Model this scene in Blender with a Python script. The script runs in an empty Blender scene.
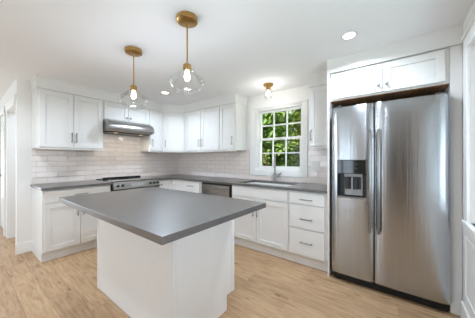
import bpy, bmesh, math, random
from mathutils import Vector, Matrix
random.seed(7)
PI = math.pi
SC = bpy.context.scene
COL = SC.collection

# ------------------------------------------------------------------ camera
CAM_H, YAW, F_PX = 1.261, 37.167, 212.0
cd = bpy.data.cameras.new('camera')
cd.sensor_fit = 'HORIZONTAL'
cd.sensor_width = 36.0
cd.lens = F_PX * 36.0 / 475.0
cd.clip_start = 0.05
cam = bpy.data.objects.new('camera', cd)
COL.objects.link(cam)
cam.location = (0, 0, CAM_H)
cam.rotation_euler = (PI / 2, 0, math.radians(YAW) - PI / 2)
SC.camera = cam

# ------------------------------------------------------------------ world, sun, daylight
w = bpy.data.worlds.new('daylight_sky')
SC.world = w
w.use_nodes = True
nt = w.node_tree
nt.nodes.clear()
out = nt.nodes.new('ShaderNodeOutputWorld')
bg = nt.nodes.new('ShaderNodeBackground')
sky = nt.nodes.new('ShaderNodeTexSky')
sky.sky_type = 'HOSEK_WILKIE'
sky.sun_direction = Vector((-0.6, 0.35, 0.8)).normalized()
sky.turbidity = 6.0
mx = nt.nodes.new('ShaderNodeMix')
mx.data_type = 'RGBA'
mx.inputs[0].default_value = 0.75
mx.inputs[7].default_value = (0.93, 0.97, 1.0, 1)
nt.links.new(sky.outputs[0], mx.inputs[6])
nt.links.new(mx.outputs[2], bg.inputs[0])
bg.inputs[1].default_value = 1.1
nt.links.new(bg.outputs[0], out.inputs[0])

sd = bpy.data.lights.new('sun', 'SUN')
sd.energy = 8.0
sd.angle = 0.02
sd.color = (1.0, 0.95, 0.86)
so = bpy.data.objects.new('sun', sd)
COL.objects.link(so)
so.location = (-6, 4, 9)
so.rotation_euler = Vector((0.6, -0.35, -0.8)).to_track_quat('-Z', 'Y').to_euler()


def area(name, loc, aim, sx, sy, power, color=(1, 1, 1)):
    ld = bpy.data.lights.new(name, 'AREA')
    ld.shape = 'RECTANGLE'
    ld.size, ld.size_y = sx, sy
    ld.energy = power
    ld.color = color
    o = bpy.data.objects.new(name, ld)
    COL.objects.link(o)
    o.location = loc
    o.rotation_euler = Vector(aim).to_track_quat('-Z', 'Z').to_euler()
    return o


# area lamps at seen and added windows, most tilted up to brighten the ceiling
area('window_area_lamp', (-3.75, 1.60, 1.1), (1, 0, 0.25), 0.8, 1.7, 22, (0.76, 0.92, 1.10))  # lamp behind the narrow added window, out of view
area('window_area_lamp', (-3.75, 3.45, 1.1), (1, 0, 0.25), 2.1, 1.7, 60, (0.76, 0.92, 1.10))  # lamp behind the wide added window, out of view
area('window_area_lamp', (0.9, -0.72, 1.20), (0, 1, 0.45), 2.3, 1.0, 23, (0.76, 0.92, 1.10))
area('window_area_lamp', (3.3, 1.49, 1.6), (-1, 0, -0.1), 0.65, 0.85, 3, (0.93, 1.0, 0.95))
area('window_area_lamp', (-1.4, 9.3, 1.1), (0, -1, 0.5), 2.8, 1.7, 100, (0.76, 0.92, 1.10))  # lamp behind the added window in the far wall

SC.view_settings.view_transform = 'Standard'
SC.view_settings.look = 'None'
SC.view_settings.exposure = 0.2
SC.view_settings.gamma = 1.0
SC.view_settings.use_curve_mapping = False
SC.cycles.use_denoising = True
SC.cycles.max_bounces = 12
SC.cycles.diffuse_bounces = 8
SC.cycles.glossy_bounces = 10
SC.cycles.transparent_max_bounces = 24
SC.cycles.sample_clamp_indirect = 8.0
SC.cycles.caustics_reflective = False
SC.cycles.caustics_refractive = False


# ------------------------------------------------------------------ materials
def lin(c):
    return tuple(((v / 255) / 12.92 if v / 255 <= 0.04045 else ((v / 255 + 0.055) / 1.055) ** 2.4) for v in c) + (1.0,)


def nmat(name):
    m = bpy.data.materials.new(name)
    m.use_nodes = True
    t = m.node_tree
    b = t.nodes['Principled BSDF']
    return m, t, b


def node(t, kind, **kw):
    n = t.nodes.new(kind)
    for k, v in kw.items():
        setattr(n, k, v)
    return n


def coords(t, scale=(1, 1, 1)):
    tc = node(t, 'ShaderNodeTexCoord')
    mp = node(t, 'ShaderNodeMapping')
    mp.inputs['Scale'].default_value = scale
    t.links.new(tc.outputs['Object'], mp.inputs['Vector'])
    return mp.outputs['Vector']


def ramp(t, src, stops):
    r = node(t, 'ShaderNodeValToRGB')
    el = r.color_ramp.elements
    while len(el) < len(stops):
        el.new(0.5)
    for e, (p, c) in zip(el, stops):
        e.position = p
        e.color = c
    t.links.new(src, r.inputs[0])
    return r.outputs[0]


def bump(t, b, src, strength, dist=0.01):
    n = node(t, 'ShaderNodeBump')
    n.inputs['Strength'].default_value = strength
    n.inputs['Distance'].default_value = dist
    t.links.new(src, n.inputs['Height'])
    t.links.new(n.outputs[0], b.inputs['Normal'])


def noise(t, vec, scale, detail=3.0, rough=0.5):
    n = node(t, 'ShaderNodeTexNoise')
    n.inputs['Scale'].default_value = scale
    n.inputs['Detail'].default_value = detail
    n.inputs['Roughness'].default_value = rough
    t.links.new(vec, n.inputs['Vector'])
    return n.outputs['Fac']


def plain(name, rgb, rough=0.5, metal=0.0, var=0.04, nscale=8.0, bmp=0.02, stretch=(1, 1, 1), spec=None):
    m, t, b = nmat(name)
    c = lin(rgb)
    v = coords(t, stretch)
    f = noise(t, v, nscale)
    lo = tuple(x * (1 - var) for x in c[:3]) + (1,)
    hi = tuple(min(1, x * (1 + var)) for x in c[:3]) + (1,)
    t.links.new(ramp(t, f, [(0.3, lo), (0.7, hi)]), b.inputs['Base Color'])
    b.inputs['Roughness'].default_value = rough
    b.inputs['Metallic'].default_value = metal
    if spec is not None:
        b.inputs['Specular IOR Level'].default_value = spec
    if bmp:
        bump(t, b, f, bmp)
    return m


def emit(name, rgb, strength):
    m, t, b = nmat(name)
    b.inputs['Base Color'].default_value = lin(rgb)
    b.inputs['Emission Color'].default_value = lin(rgb)
    b.inputs['Emission Strength'].default_value = strength
    return m


def brushed(name, rgb, rough, stretch, bmp=0.03, aniso=0.0):
    m, t, b = nmat(name)
    v = coords(t, stretch)
    f = noise(t, v, 6.0, 4.0, 0.6)
    c = lin(rgb)
    t.links.new(ramp(t, f, [(0.25, tuple(x * 0.93 for x in c[:3]) + (1,)), (0.75, c)]), b.inputs['Base Color'])
    mr = node(t, 'ShaderNodeMapRange')
    mr.inputs[3].default_value = rough * 0.85
    mr.inputs[4].default_value = rough * 1.15
    t.links.new(f, mr.inputs[0])
    t.links.new(mr.outputs[0], b.inputs['Roughness'])
    b.inputs['Metallic'].default_value = 1.0
    if aniso:
        b.inputs['Anisotropic'].default_value = aniso
        cx = node(t, 'ShaderNodeCombineXYZ')
        cx.inputs['Z'].default_value = 1.0
        t.links.new(cx.outputs[0], b.inputs['Tangent'])
    if bmp:
        bump(t, b, f, bmp, 0.004)
    return m


def thin_glass(name, tint=(1, 1, 1), edge=0.12, gain=1.0):
    m = bpy.data.materials.new(name)
    m.use_nodes = True
    t = m.node_tree
    t.nodes.clear()
    o = node(t, 'ShaderNodeOutputMaterial')
    tr = node(t, 'ShaderNodeBsdfTransparent')
    tr.inputs[0].default_value = tint + (1,)
    gl = node(t, 'ShaderNodeBsdfGlossy')
    gl.inputs['Roughness'].default_value = 0.03
    lw = node(t, 'ShaderNodeLayerWeight')
    lw.inputs['Blend'].default_value = edge
    mu = node(t, 'ShaderNodeMath', operation='MULTIPLY')
    mu.use_clamp = True
    mu.inputs[1].default_value = gain
    mn = node(t, 'ShaderNodeMath', operation='MINIMUM')
    mn.inputs[1].default_value = 0.42
    t.links.new(mu.outputs[0], mn.inputs[0])
    mix = node(t, 'ShaderNodeMixShader')
    t.links.new(lw.outputs['Fresnel'], mu.inputs[0])
    t.links.new(mn.outputs[0], mix.inputs[0])
    t.links.new(tr.outputs[0], mix.inputs[1])
    t.links.new(gl.outputs[0], mix.inputs[2])
    t.links.new(mix.outputs[0], o.inputs[0])
    return m


def floor_mat():
    m, t, b = nmat('oak_planks')
    tc = node(t, 'ShaderNodeTexCoord')
    sep = node(t, 'ShaderNodeSeparateXYZ')
    t.links.new(tc.outputs['Object'], sep.inputs[0])
    com = node(t, 'ShaderNodeCombineXYZ')
    t.links.new(sep.outputs['Y'], com.inputs['X'])
    t.links.new(sep.outputs['X'], com.inputs['Y'])
    br = node(t, 'ShaderNodeTexBrick')
    br.offset = 0.37
    br.offset_frequency = 2
    br.inputs['Color1'].default_value = (0.0, 0.0, 0.0, 1)
    br.inputs['Color2'].default_value = (1.0, 1.0, 1.0, 1)
    br.inputs['Mortar'].default_value = (0.5, 0.5, 0.5, 1)
    br.inputs['Scale'].default_value = 1.0
    br.inputs['Mortar Size'].default_value = 0.0012
    br.inputs['Mortar Smooth'].default_value = 0.4
    br.inputs['Bias'].default_value = 0.0
    br.inputs['Brick Width'].default_value = 1.25
    br.inputs['Row Height'].default_value = 0.165
    t.links.new(com.outputs[0], br.inputs['Vector'])
    # grain runs along the planks; every plank gets its own offset
    off = node(t, 'ShaderNodeVectorMath', operation='MULTIPLY_ADD')
    off.inputs[1].default_value = (7.0, 3.0, 5.0)
    t.links.new(br.outputs['Color'], off.inputs[0])
    t.links.new(com.outputs[0], off.inputs[2])
    st = node(t, 'ShaderNodeMapping')
    st.inputs['Scale'].default_value = (1.0, 9.0, 1.0)
    t.links.new(off.outputs[0], st.inputs['Vector'])
    g = noise(t, st.outputs[0], 4.5, 8.0, 0.66)
    big = node(t, 'ShaderNodeMapping')
    big.inputs['Scale'].default_value = (1.0, 3.0, 1.0)
    t.links.new(off.outputs[0], big.inputs['Vector'])
    k = noise(t, big.outputs[0], 3.6, 3.0, 0.55)
    grain = ramp(t, g, [(0.28, lin((148, 116, 84))), (0.46, lin((184, 150, 114))), (0.72, lin((206, 175, 140)))])
    knots = ramp(t, k, [(0.26, lin((150, 112, 84))), (0.37, (1, 1, 1, 1))])
    tone = ramp(t, br.outputs['Color'], [(0.0, (0.84, 0.83, 0.82, 1)), (1.0, (1.0, 1.0, 1.0, 1))])
    m1 = node(t, 'ShaderNodeMix', data_type='RGBA', blend_type='MULTIPLY')
    m1.inputs[0].default_value = 1.0
    t.links.new(grain, m1.inputs[6])
    t.links.new(tone, m1.inputs[7])
    m2 = node(t, 'ShaderNodeMix', data_type='RGBA', blend_type='MULTIPLY')
    m2.inputs[0].default_value = 0.85
    t.links.new(m1.outputs[2], m2.inputs[6])
    t.links.new(knots, m2.inputs[7])
    m3 = node(t, 'ShaderNodeMix', data_type='RGBA')
    t.links.new(br.outputs['Fac'], m3.inputs[0])
    t.links.new(m2.outputs[2], m3.inputs[6])
    m3.inputs[7].default_value = lin((128, 98, 72))
    t.links.new(m3.outputs[2], b.inputs['Base Color'])
    b.inputs['Roughness'].default_value = 0.42
    b.inputs['Specular IOR Level'].default_value = 0.35
    bump(t, b, g, 0.05, 0.003)
    return m


def tile_mat(name, horizontal):
    """glossy hand-made white subway tile, running bond; horizontal = 'X' or 'Y'"""
    m, t, b = nmat(name)
    tc = node(t, 'ShaderNodeTexCoord')
    sep = node(t, 'ShaderNodeSeparateXYZ')
    t.links.new(tc.outputs['Object'], sep.inputs[0])
    com = node(t, 'ShaderNodeCombineXYZ')
    t.links.new(sep.outputs[horizontal], com.inputs['X'])
    t.links.new(sep.outputs['Z'], com.inputs['Y'])
    mp = node(t, 'ShaderNodeMapping')
    mp.inputs['Location'].default_value = (0.03, -0.914 + 0.076 * 20, 0)
    t.links.new(com.outputs[0], mp.inputs['Vector'])
    br = node(t, 'ShaderNodeTexBrick')
    br.offset = 0.5
    br.inputs['Color1'].default_value = lin((238, 228, 221))
    br.inputs['Color2'].default_value = lin((231, 221, 213))
    br.inputs['Mortar'].default_value = lin((216, 205, 197))
    br.inputs['Scale'].default_value = 1.0
    br.inputs['Mortar Size'].default_value = 0.0025
    br.inputs['Mortar Smooth'].default_value = 0.3
    br.inputs['Brick Width'].default_value = 0.23
    br.inputs['Row Height'].default_value = 0.0765
    t.links.new(mp.outputs[0], br.inputs['Vector'])
    t.links.new(br.outputs['Color'], b.inputs['Base Color'])
    b.inputs['Roughness'].default_value = 0.12
    # each glazed tile is slightly wavy and tilted
    tilt = node(t, 'ShaderNodeVectorMath', operation='MULTIPLY_ADD')
    tilt.inputs[1].default_value = (40, 40, 40)
    t.links.new(br.outputs['Color'], tilt.inputs[0])
    t.links.new(com.outputs[0], tilt.inputs[2])
    nz = noise(t, tilt.outputs[0], 9.0, 1.5)
    inv = node(t, 'ShaderNodeMath', operation='MULTIPLY_ADD')
    inv.inputs[1].default_value = -0.8
    t.links.new(br.outputs['Fac'], inv.inputs[0])
    t.links.new(nz, inv.inputs[2])
    bump(t, b, inv.outputs[0], 0.9, 0.007)
    return m


def quartz_mat():
    m, t, b = nmat('grey_quartz')
    v = coords(t)
    a = noise(t, v, 3.0, 6.0, 0.65)
    s = noise(t, v, 130.0, 2.0)
    c1 = ramp(t, a, [(0.3, lin((70, 66, 63))), (0.7, lin((84, 80, 77)))])
    c2 = ramp(t, s, [(0.3, (0.86, 0.86, 0.86, 1)), (0.7, (1, 1, 1, 1))])
    mm = node(t, 'ShaderNodeMix', data_type='RGBA', blend_type='MULTIPLY')
    mm.inputs[0].default_value = 1.0
    t.links.new(c1, mm.inputs[6])
    t.links.new(c2, mm.inputs[7])
    t.links.new(mm.outputs[2], b.inputs['Base Color'])
    b.inputs['Roughness'].default_value = 0.36
    b.inputs['Specular IOR Level'].default_value = 0.9
    b.inputs['Coat Weight'].default_value = 0.6
    b.inputs['Coat Roughness'].default_value = 0.26
    b.inputs['Coat IOR'].default_value = 1.6
    return m


def leaf_mat(name, dark, mid, light):
    m, t, b = nmat(name)
    v = coords(t)
    f = noise(t, v, 3.5, 5.0, 0.7)
    t.links.new(ramp(t, f, [(0.3, lin(dark)), (0.5, lin(mid)), (0.72, lin(light))]), b.inputs['Base Color'])
    b.inputs['Roughness'].default_value = 0.55
    return m


M = {
    'paint': plain('white_wall_paint', (233, 232, 229), 0.75, var=0.01, bmp=0.01, nscale=60),
    'ceiling': plain('white_ceiling_paint', (238, 238, 239), 0.85, var=0.01, bmp=0.01, nscale=60),
    'trim': plain('white_trim_paint', (238, 238, 236), 0.4, var=0.01, bmp=0.0),
    'cab': plain('white_cabinet_lacquer', (226, 225, 222), 0.38, var=0.012, bmp=0.0),
    'toe': plain('white_toe_board', (226, 224, 221), 0.5, var=0.02, bmp=0.0),
    'floor': floor_mat(),
    'tile_x': tile_mat('white_glazed_tile_range', 'X'),
    'tile_y': tile_mat('white_glazed_tile_sink', 'Y'),
    'quartz': quartz_mat(),
    'steel': brushed('brushed_stainless', (184, 188, 192), 0.19, (7, 7, 0.25), 0.10, 0.95),
    'steel_h': brushed('brushed_stainless_across', (172, 170, 168), 0.28, (0.8, 0.8, 70)),
    'steel_d': brushed('brushed_control_steel', (146, 144, 142), 0.3, (0.8, 0.8, 70)),
    'steel_bowl': plain('satin_sink_steel', (236, 236, 236), 0.4, 0.25, var=0.02, bmp=0.0),
    'nickel': plain('satin_nickel', (150, 148, 145), 0.3, 1.0, bmp=0.0),
    'brass': plain('brushed_brass', (184, 146, 86), 0.3, 1.0, var=0.06, bmp=0.0),
    'black': plain('black_enamel', (20, 20, 21), 0.3, var=0.1, bmp=0.0),
    'black_glass': plain('black_ceramic_glass', (12, 12, 13), 0.06, var=0.1, bmp=0.0),
    'dark': plain('dark_plastic', (38, 39, 40), 0.35, var=0.1, bmp=0.0),
    'greyp': plain('grey_plastic', (150, 150, 150), 0.4, var=0.04, bmp=0.0),
    'case': plain('grey_appliance_case', (46, 46, 47), 0.5, var=0.05, bmp=0.02),
    'wood': plain('brown_raw_plywood', (168, 122, 86), 0.7, var=0.25, nscale=5, stretch=(8, 1, 1)),
    'door_wood': plain('brown_door_wood', (98, 86, 80), 0.5, var=0.15, nscale=5, stretch=(6, 6, 1)),
    'bark': plain('tree_bark', (92, 74, 58), 0.9, var=0.35, nscale=7, bmp=0.6, stretch=(3, 3, 0.6)),
    'glass': thin_glass('clear_pane'),
    'globe': thin_glass('clear_blown_glass', (0.985, 0.985, 0.985), 0.2, 0.9),
    'bulb': emit('warm_bulb', (255, 240, 218), 12.0),
    'frost': emit('frosted_lamp', (255, 236, 208), 0.5),
    'led': emit('white_diffuser', (255, 248, 238), 9.0),
    'display': emit('teal_display', (40, 92, 84), 0.12),
    'lawn': plain('lawn_grass', (86, 116, 52), 0.9, var=0.35, nscale=20, bmp=0.3),
    'plate': plain('white_plastic', (232, 231, 228), 0.35, var=0.01, bmp=0.0),
    'leaf_a': leaf_mat('leaf_deep_green', (46, 76, 32), (82, 122, 50), (146, 176, 80)),
    'leaf_b': leaf_mat('leaf_mid_green', (62, 96, 38), (112, 150, 62), (186, 206, 108)),
    'leaf_c': leaf_mat('leaf_yellow_green', (70, 98, 38), (132, 158, 64), (206, 214, 122)),
}


# ------------------------------------------------------------------ mesh helpers
class MB:
    def __init__(s):
        s.bm = bmesh.new()

    def box(s, x0, x1, y0, y1, z0, z1):
        v = [s.bm.verts.new(p) for p in ((x0, y0, z0), (x1, y0, z0), (x1, y1, z0), (x0, y1, z0),
                                         (x0, y0, z1), (x1, y0, z1), (x1, y1, z1), (x0, y1, z1))]
        for f in ((3, 2, 1, 0), (4, 5, 6, 7), (0, 1, 5, 4), (1, 2, 6, 5), (2, 3, 7, 6), (3, 0, 4, 7)):
            s.bm.faces.new([v[i] for i in f])
        return s

    def prism(s, poly, a0, a1, axis='Z'):
        """polygon in the two other axes, extruded along axis"""
        def pt(p, a):
            return {'Z': (p[0], p[1], a), 'X': (a, p[0], p[1]), 'Y': (p[0], a, p[1])}[axis]
        A = [s.bm.verts.new(pt(p, a0)) for p in poly]
        B = [s.bm.verts.new(pt(p, a1)) for p in poly]
        n = len(poly)
        s.bm.faces.new(A[::-1])
        s.bm.faces.new(B)
        for i in range(n):
            s.bm.faces.new((A[i], A[(i + 1) % n], B[(i + 1) % n], B[i]))
        return s

    def tube(s, path, r, seg=12, caps=True):
        path = [Vector(p) for p in path]
        rings = []
        ref = None
        for i, p in enumerate(path):
            d = (path[min(i + 1, len(path) - 1)] - path[max(i - 1, 0)]).normalized()
            if ref is None:
                ref = d.orthogonal().normalized()
            ref = (ref - d * ref.dot(d)).normalized()
            b = d.cross(ref)
            rr = r[i] if isinstance(r, (list, tuple)) else r
            rings.append([s.bm.verts.new(p + (ref * math.cos(2 * PI * k / seg) + b * math.sin(2 * PI * k / seg)) * rr) for k in range(seg)])
        for A, B in zip(rings, rings[1:]):
            for k in range(seg):
                s.bm.faces.new((A[k], A[(k + 1) % seg], B[(k + 1) % seg], B[k]))
        if caps:
            s.bm.faces.new(rings[0][::-1])
            s.bm.faces.new(rings[-1])
        return s

    def lathe(s, prof, c=(0, 0, 0), seg=32, axis='Z', cap0=False, cap1=False):
        rings = []
        for r, h in prof:
            ring = []
            for k in range(seg):
                a = 2 * PI * k / seg
                if axis == 'Z':
                    p = (c[0] + r * math.cos(a), c[1] + r * math.sin(a), c[2] + h)
                elif axis == 'Y':
                    p = (c[0] + r * math.cos(a), c[1] + h, c[2] + r * math.sin(a))
                else:
                    p = (c[0] + h, c[1] + r * math.cos(a), c[2] + r * math.sin(a))
                ring.append(s.bm.verts.new(p))
            rings.append(ring)
        for A, B in zip(rings, rings[1:]):
            for k in range(seg):
                s.bm.faces.new((A[k], A[(k + 1) % seg], B[(k + 1) % seg], B[k]))
        if cap0:
            s.bm.faces.new(rings[0][::-1])
        if cap1:
            s.bm.faces.new(rings[-1])
        return s

    def build(s, name, mat, parent=None, smooth=False, bevel=0.0, seg=2, kind=None):
        bmesh.ops.recalc_face_normals(s.bm, faces=s.bm.faces)
        me = bpy.data.meshes.new(name)
        s.bm.to_mesh(me)
        s.bm.free()
        for m_ in (mat if isinstance(mat, (list, tuple)) else [mat]):
            me.materials.append(m_)
        if smooth:
            for p in me.polygons:
                p.use_smooth = True
        o = bpy.data.objects.new(name, me)
        COL.objects.link(o)
        if parent:
            o.parent = parent
        if bevel:
            b = o.modifiers.new('soft_edges', 'BEVEL')
            b.width = bevel
            b.segments = seg
            b.limit_method = 'ANGLE'
            b.angle_limit = math.radians(40)
        if smooth == 'auto':
            me.set_sharp_from_angle(angle=math.radians(35))
        if kind:
            o['kind'] = kind
        return o


def tag(o, label, cat, group=None):
    o['label'] = label
    o['category'] = cat
    if group:
        o['group'] = group
    return o


def thing(name, label, cat, loc=(0, 0, 0), rz=0.0, group=None):
    o = bpy.data.objects.new(name, None)
    COL.objects.link(o)
    o.location = loc
    o.rotation_euler = (0, 0, rz)
    o.empty_display_size = 0.1
    return tag(o, label, cat, group)


def struct(o, label=None):
    o['kind'] = 'structure'
    if label:
        o['label'] = label
    return o


def sempty(name, label=None, loc=(0, 0, 0), rz=0.0):
    o = bpy.data.objects.new(name, None)
    COL.objects.link(o)
    o.location = loc
    o.rotation_euler = (0, 0, rz)
    o.empty_display_size = 0.1
    return struct(o, label)


# ------------------------------------------------------------------ room dimensions (metres, camera foot at the origin)
XW, YW, ZC = 3.054, 4.007, 2.333        # sink wall, range wall, ceiling
YS, XWEST, YFAR = -0.41, -3.5, 9.0      # wall right of the refrigerator, far side of the open room
XH = 0.47                               # end of the range wall at the passage
YB, XB = 3.40, 2.434                    # door faces of the base cabinets
YU, XU = 3.672, 2.719                   # door faces of the wall cabinets
CT = 0.914                              # worktop height
ZU, ZUT = 1.407, 2.18                   # wall cabinets
RZ_E = -PI / 2                          # cabinets on the sink wall face -x

# ---- floor, ceiling, ground
struct(MB().box(XWEST - 0.15, XW + 0.15, YS - 0.15, YFAR + 0.15, -0.12, 0).build('floor', M['floor']), 'light oak plank floor')
struct(MB().box(XWEST - 0.15, XW + 0.15, YS - 0.15, YFAR + 0.15, ZC, ZC + 0.2).build('ceiling', M['ceiling']), 'flat white ceiling')
struct(MB().box(-20, 30, -20, 30, -0.7, -0.5).build('ground', M['lawn']), 'green lawn outside')


def wall_with_openings(name, axis, pos, thick, a0, a1, openings, label, mat=None):
    """axis 'X': plane x=pos running along y; openings = (a0, a1, z0, z1)"""
    mb = MB()
    t0, t1 = sorted((pos, pos + thick))

    def put(b0, b1, z0, z1):
        if b1 - b0 < 1e-4 or z1 - z0 < 1e-4:
            return
        if axis == 'X':
            mb.box(t0, t1, b0, b1, z0, z1)
        else:
            mb.box(b0, b1, t0, t1, z0, z1)
    cur = a0
    for (o0, o1, z0, z1) in sorted(openings):
        put(cur, o0, 0, ZC)
        put(o0, o1, 0, z0)
        put(o0, o1, z1, ZC)
        cur = o1
    put(cur, a1, 0, ZC)
    return struct(mb.build(name, mat or M['paint']), label)


W1 = (1.115, 1.915, 1.085, 2.085)       # window over the sink: y0 y1 z0 z1
W2 = (-0.25, 2.20, 0.805, 2.06)          # window in the wall right of the refrigerator: x0 x1 z0 z1
wall_with_openings('wall_east', 'X', XW, 0.15, YS - 0.15, YFAR, [W1], 'white wall behind the sink and refrigerator')
wall_with_openings('wall_north', 'Y', YW, 0.113, XH, XW, [], 'white wall behind the range')
wall_with_openings('wall_south', 'Y', YS, -0.15, XWEST, XW, [W2], 'white wall right of the refrigerator')
W3, W4 = (1.2, 2.0, 0.35, 2.1), (2.4, 4.5, 0.35, 2.1)  # openings for unseen windows, added to let light in
wall_with_openings('wall_west', 'X', XWEST, -0.15, YS - 0.15, YFAR, [W3, W4], 'white wall across the open room')
wall_with_openings('wall_far', 'Y', YFAR, 0.15, XWEST, XW, [(-2.8, 0.0, 0.35, 2.1)], 'white wall at the end of the passage')
wall_with_openings('wall_hall', 'X', XH, 0.11, YW + 0.113, YFAR, [(YW + 0.113, 4.93, 0.0, 2.03), (5.18, 5.98, 0.0, 2.03)],
                   'white passage wall left of the range wall')

wall_with_openings('wall_added_passage', 'Y', 4.93, 0.11, XH + 0.11, XW, [], 'white wall of the added side passage behind the range wall')  # side passage is made up to bring light behind the opening

# ---- backsplash tile skins
mb = MB()
mb.box(0.612, XW - 0.008, YW - 0.008, YW, CT, ZU + 0.02)
mb.box(1.37, 2.16, YW - 0.008, YW, ZU + 0.02, 1.9)
struct(mb.build('trim_1', M['tile_x']), 'white glazed subway tile splashback behind the range')
mb = MB()
mb.box(XW - 0.008, XW, 2.05, YW - 0.008, CT, ZU + 0.02)
mb.box(XW - 0.008, XW, 1.035, 2.05, CT, 0.985)
mb.box(XW - 0.008, XW, 0.612, 1.035, CT, ZU + 0.02)
struct(mb.build('trim_2', M['tile_y']), 'white glazed subway tile splashback beside the sink window')

# ---- soffit boards between the wall cabinets and the ceiling
mb = MB()
mb.box(0.605, 2.445, YU - 0.004, YW, ZUT, ZC)
mb.prism([(2.435, YU - 0.004), (XU - 0.004, 3.387), (XW, 3.387), (XW, YW), (2.435, YW)], ZUT, ZC)
mb.box(XU - 0.004, XW, 2.098, 3.39, ZUT, ZC)
mb.box(0.597, 2.44, YU - 0.012, YW, ZC - 0.03, ZC)
mb.prism([(2.43, YU - 0.012), (XU - 0.012, 3.38), (XW, 3.38), (XW, YW), (2.43, YW)], ZC - 0.03, ZC)
mb.box(XU - 0.012, XW, 2.09, 3.39, ZC - 0.03, ZC)
struct(mb.build('trim_3', M['cab']), 'white soffit board above the range wall cabinets')
mb = MB()
mb.box(XU - 0.004, XW, 0.612, 0.92, ZUT, ZC)
mb.box(XB - 0.012, XW, YS, 0.616, ZUT + 0.003, ZC)
struct(mb.build('trim_4', M['cab']), 'white soffit board above the refrigerator')

# ---- baseboards
def baseboard(name, x0, x1, y0, y1, label):
    return struct(MB().box(x0, x1, y0, y1, 0, 0.135).build(name, M['trim'], bevel=0.005), label)


baseboard('baseboard_north', XH - 0.014, 0.612, YW - 0.016, YW, 'white baseboard on the end of the range wall')
baseboard('baseboard_south', XWEST, 2.43, YS, YS + 0.016, 'white baseboard right of the refrigerator')
baseboard('baseboard_hall', XH - 0.014, XH, 5.98 + 0.09, YFAR, 'white baseboard in the passage')
baseboard('baseboard_west', XWEST, XWEST + 0.015, YS, YFAR, 'white baseboard across the room')

# ---- passage opening and hall door casings
mb = MB()
mb.box(XH - 0.018, XH, YW + 0.05, 5.02, 2.03, 2.12)
mb.box(XH - 0.016, XH + 0.126, YW + 0.113, 4.93, 2.005, 2.03)
struct(mb.build('trim_5', M['trim'], bevel=0.003), 'white casing of the passage opening')
d1 = sempty('door_1', 'white panelled door with hinges at the passage', (XH + 0.02, 5.98, 0), -PI / 2)
mb = MB()
mb.box(0, 0.80, 0, 0.035, 0.01, 2.03)
for (a0, a1) in ((0.10, 0.36), (0.44, 0.70)):
    for (z0, z1) in ((0.22, 0.95), (1.08, 1.90)):
        mb.box(a0, a1, -0.006, 0, z0, z1)
mb.build('door_panel', M['trim'], d1, bevel=0.004)
mb = MB()
mb.box(-0.09, 0.0, -0.038, -0.02, 0, 2.12)
mb.box(0.80, 0.89, -0.038, -0.02, 0, 2.12)
mb.box(-0.09, 0.89, -0.038, -0.02, 2.03, 2.12)
mb.build('door_frame', M['trim'], d1, bevel=0.003)
for z in (0.25, 1.02, 1.8):
    MB().box(0.79, 0.812, -0.03, -0.012, z, z + 0.09).build('hinge', M['nickel'], d1)
mb = MB()
mb.lathe([(0.028, 0), (0.028, -0.008), (0.011, -0.012), (0.011, -0.03), (0.024, -0.036), (0.028, -0.05), (0.02, -0.062)], (0.07, 0.0, 0.95), 20, 'Y', cap1=True)
mb.build('door_knob', M['nickel'], d1, smooth=True)

d2 = sempty('added_door', 'unseen brown door across the room added for the refrigerator reflection', (XWEST + 0.002, 0, 0), PI / 2)  # unseen door, added to darken a band of the refrigerator's reflection
mb = MB()
mb.box(-0.30, 0.60, -0.035, 0, 0.01, 2.04)
for (a0, a1) in ((-0.20, 0.11), (0.19, 0.50)):
    for (z0, z1) in ((0.2, 0.9), (1.05, 1.9)):
        mb.box(a0, a1, -0.043, -0.035, z0, z1)
mb.build('door_panel', M['door_wood'], d2, bevel=0.004)
mb = MB()
mb.box(-0.39, -0.30, -0.02, 0, 0, 2.13)
mb.box(0.60, 0.69, -0.02, 0, 0, 2.13)
mb.box(-0.30, 0.60, -0.02, 0, 2.04, 2.13)
mb.build('door_frame', M['trim'], d2, bevel=0.003)

# ------------------------------------------------------------------ windows
win = sempty('window_1', 'white double-hung window with small panes above the sink', (XW, 0, 0))
y0, y1, z0, z1 = W1
mb = MB()   # flat casing picture-framed around the opening
mb.box(-0.022, 0, y0 - 0.075, y0, z0 - 0.09, z1 + 0.0)
mb.box(-0.022, 0, y1, y1 + 0.115, z0 - 0.09, z1 + 0.0)
mb.box(-0.022, 0, y0, y1, z0 - 0.09, z0)
mb.box(-0.022, 0, y0 - 0.075, y1 + 0.115, z1, z1 + 0.015)
mb.box(-0.034, 0, y0 - 0.077, y1 + 0.12, z1 + 0.015, z1 + 0.032)
mb.build('casing', M['trim'], win, bevel=0.003)
mb = MB()
mb.box(0, 0.15, y0, y0 + 0.022, z0, z1)
mb.box(0, 0.15, y1 - 0.022, y1, z0, z1)
mb.box(0, 0.15, y0 + 0.022, y1 - 0.022, z0, z0 + 0.022)
mb.box(0, 0.15, y0 + 0.022, y1 - 0.022, z1 - 0.022, z1)
mb.build('jamb', M['trim'], win)


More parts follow.
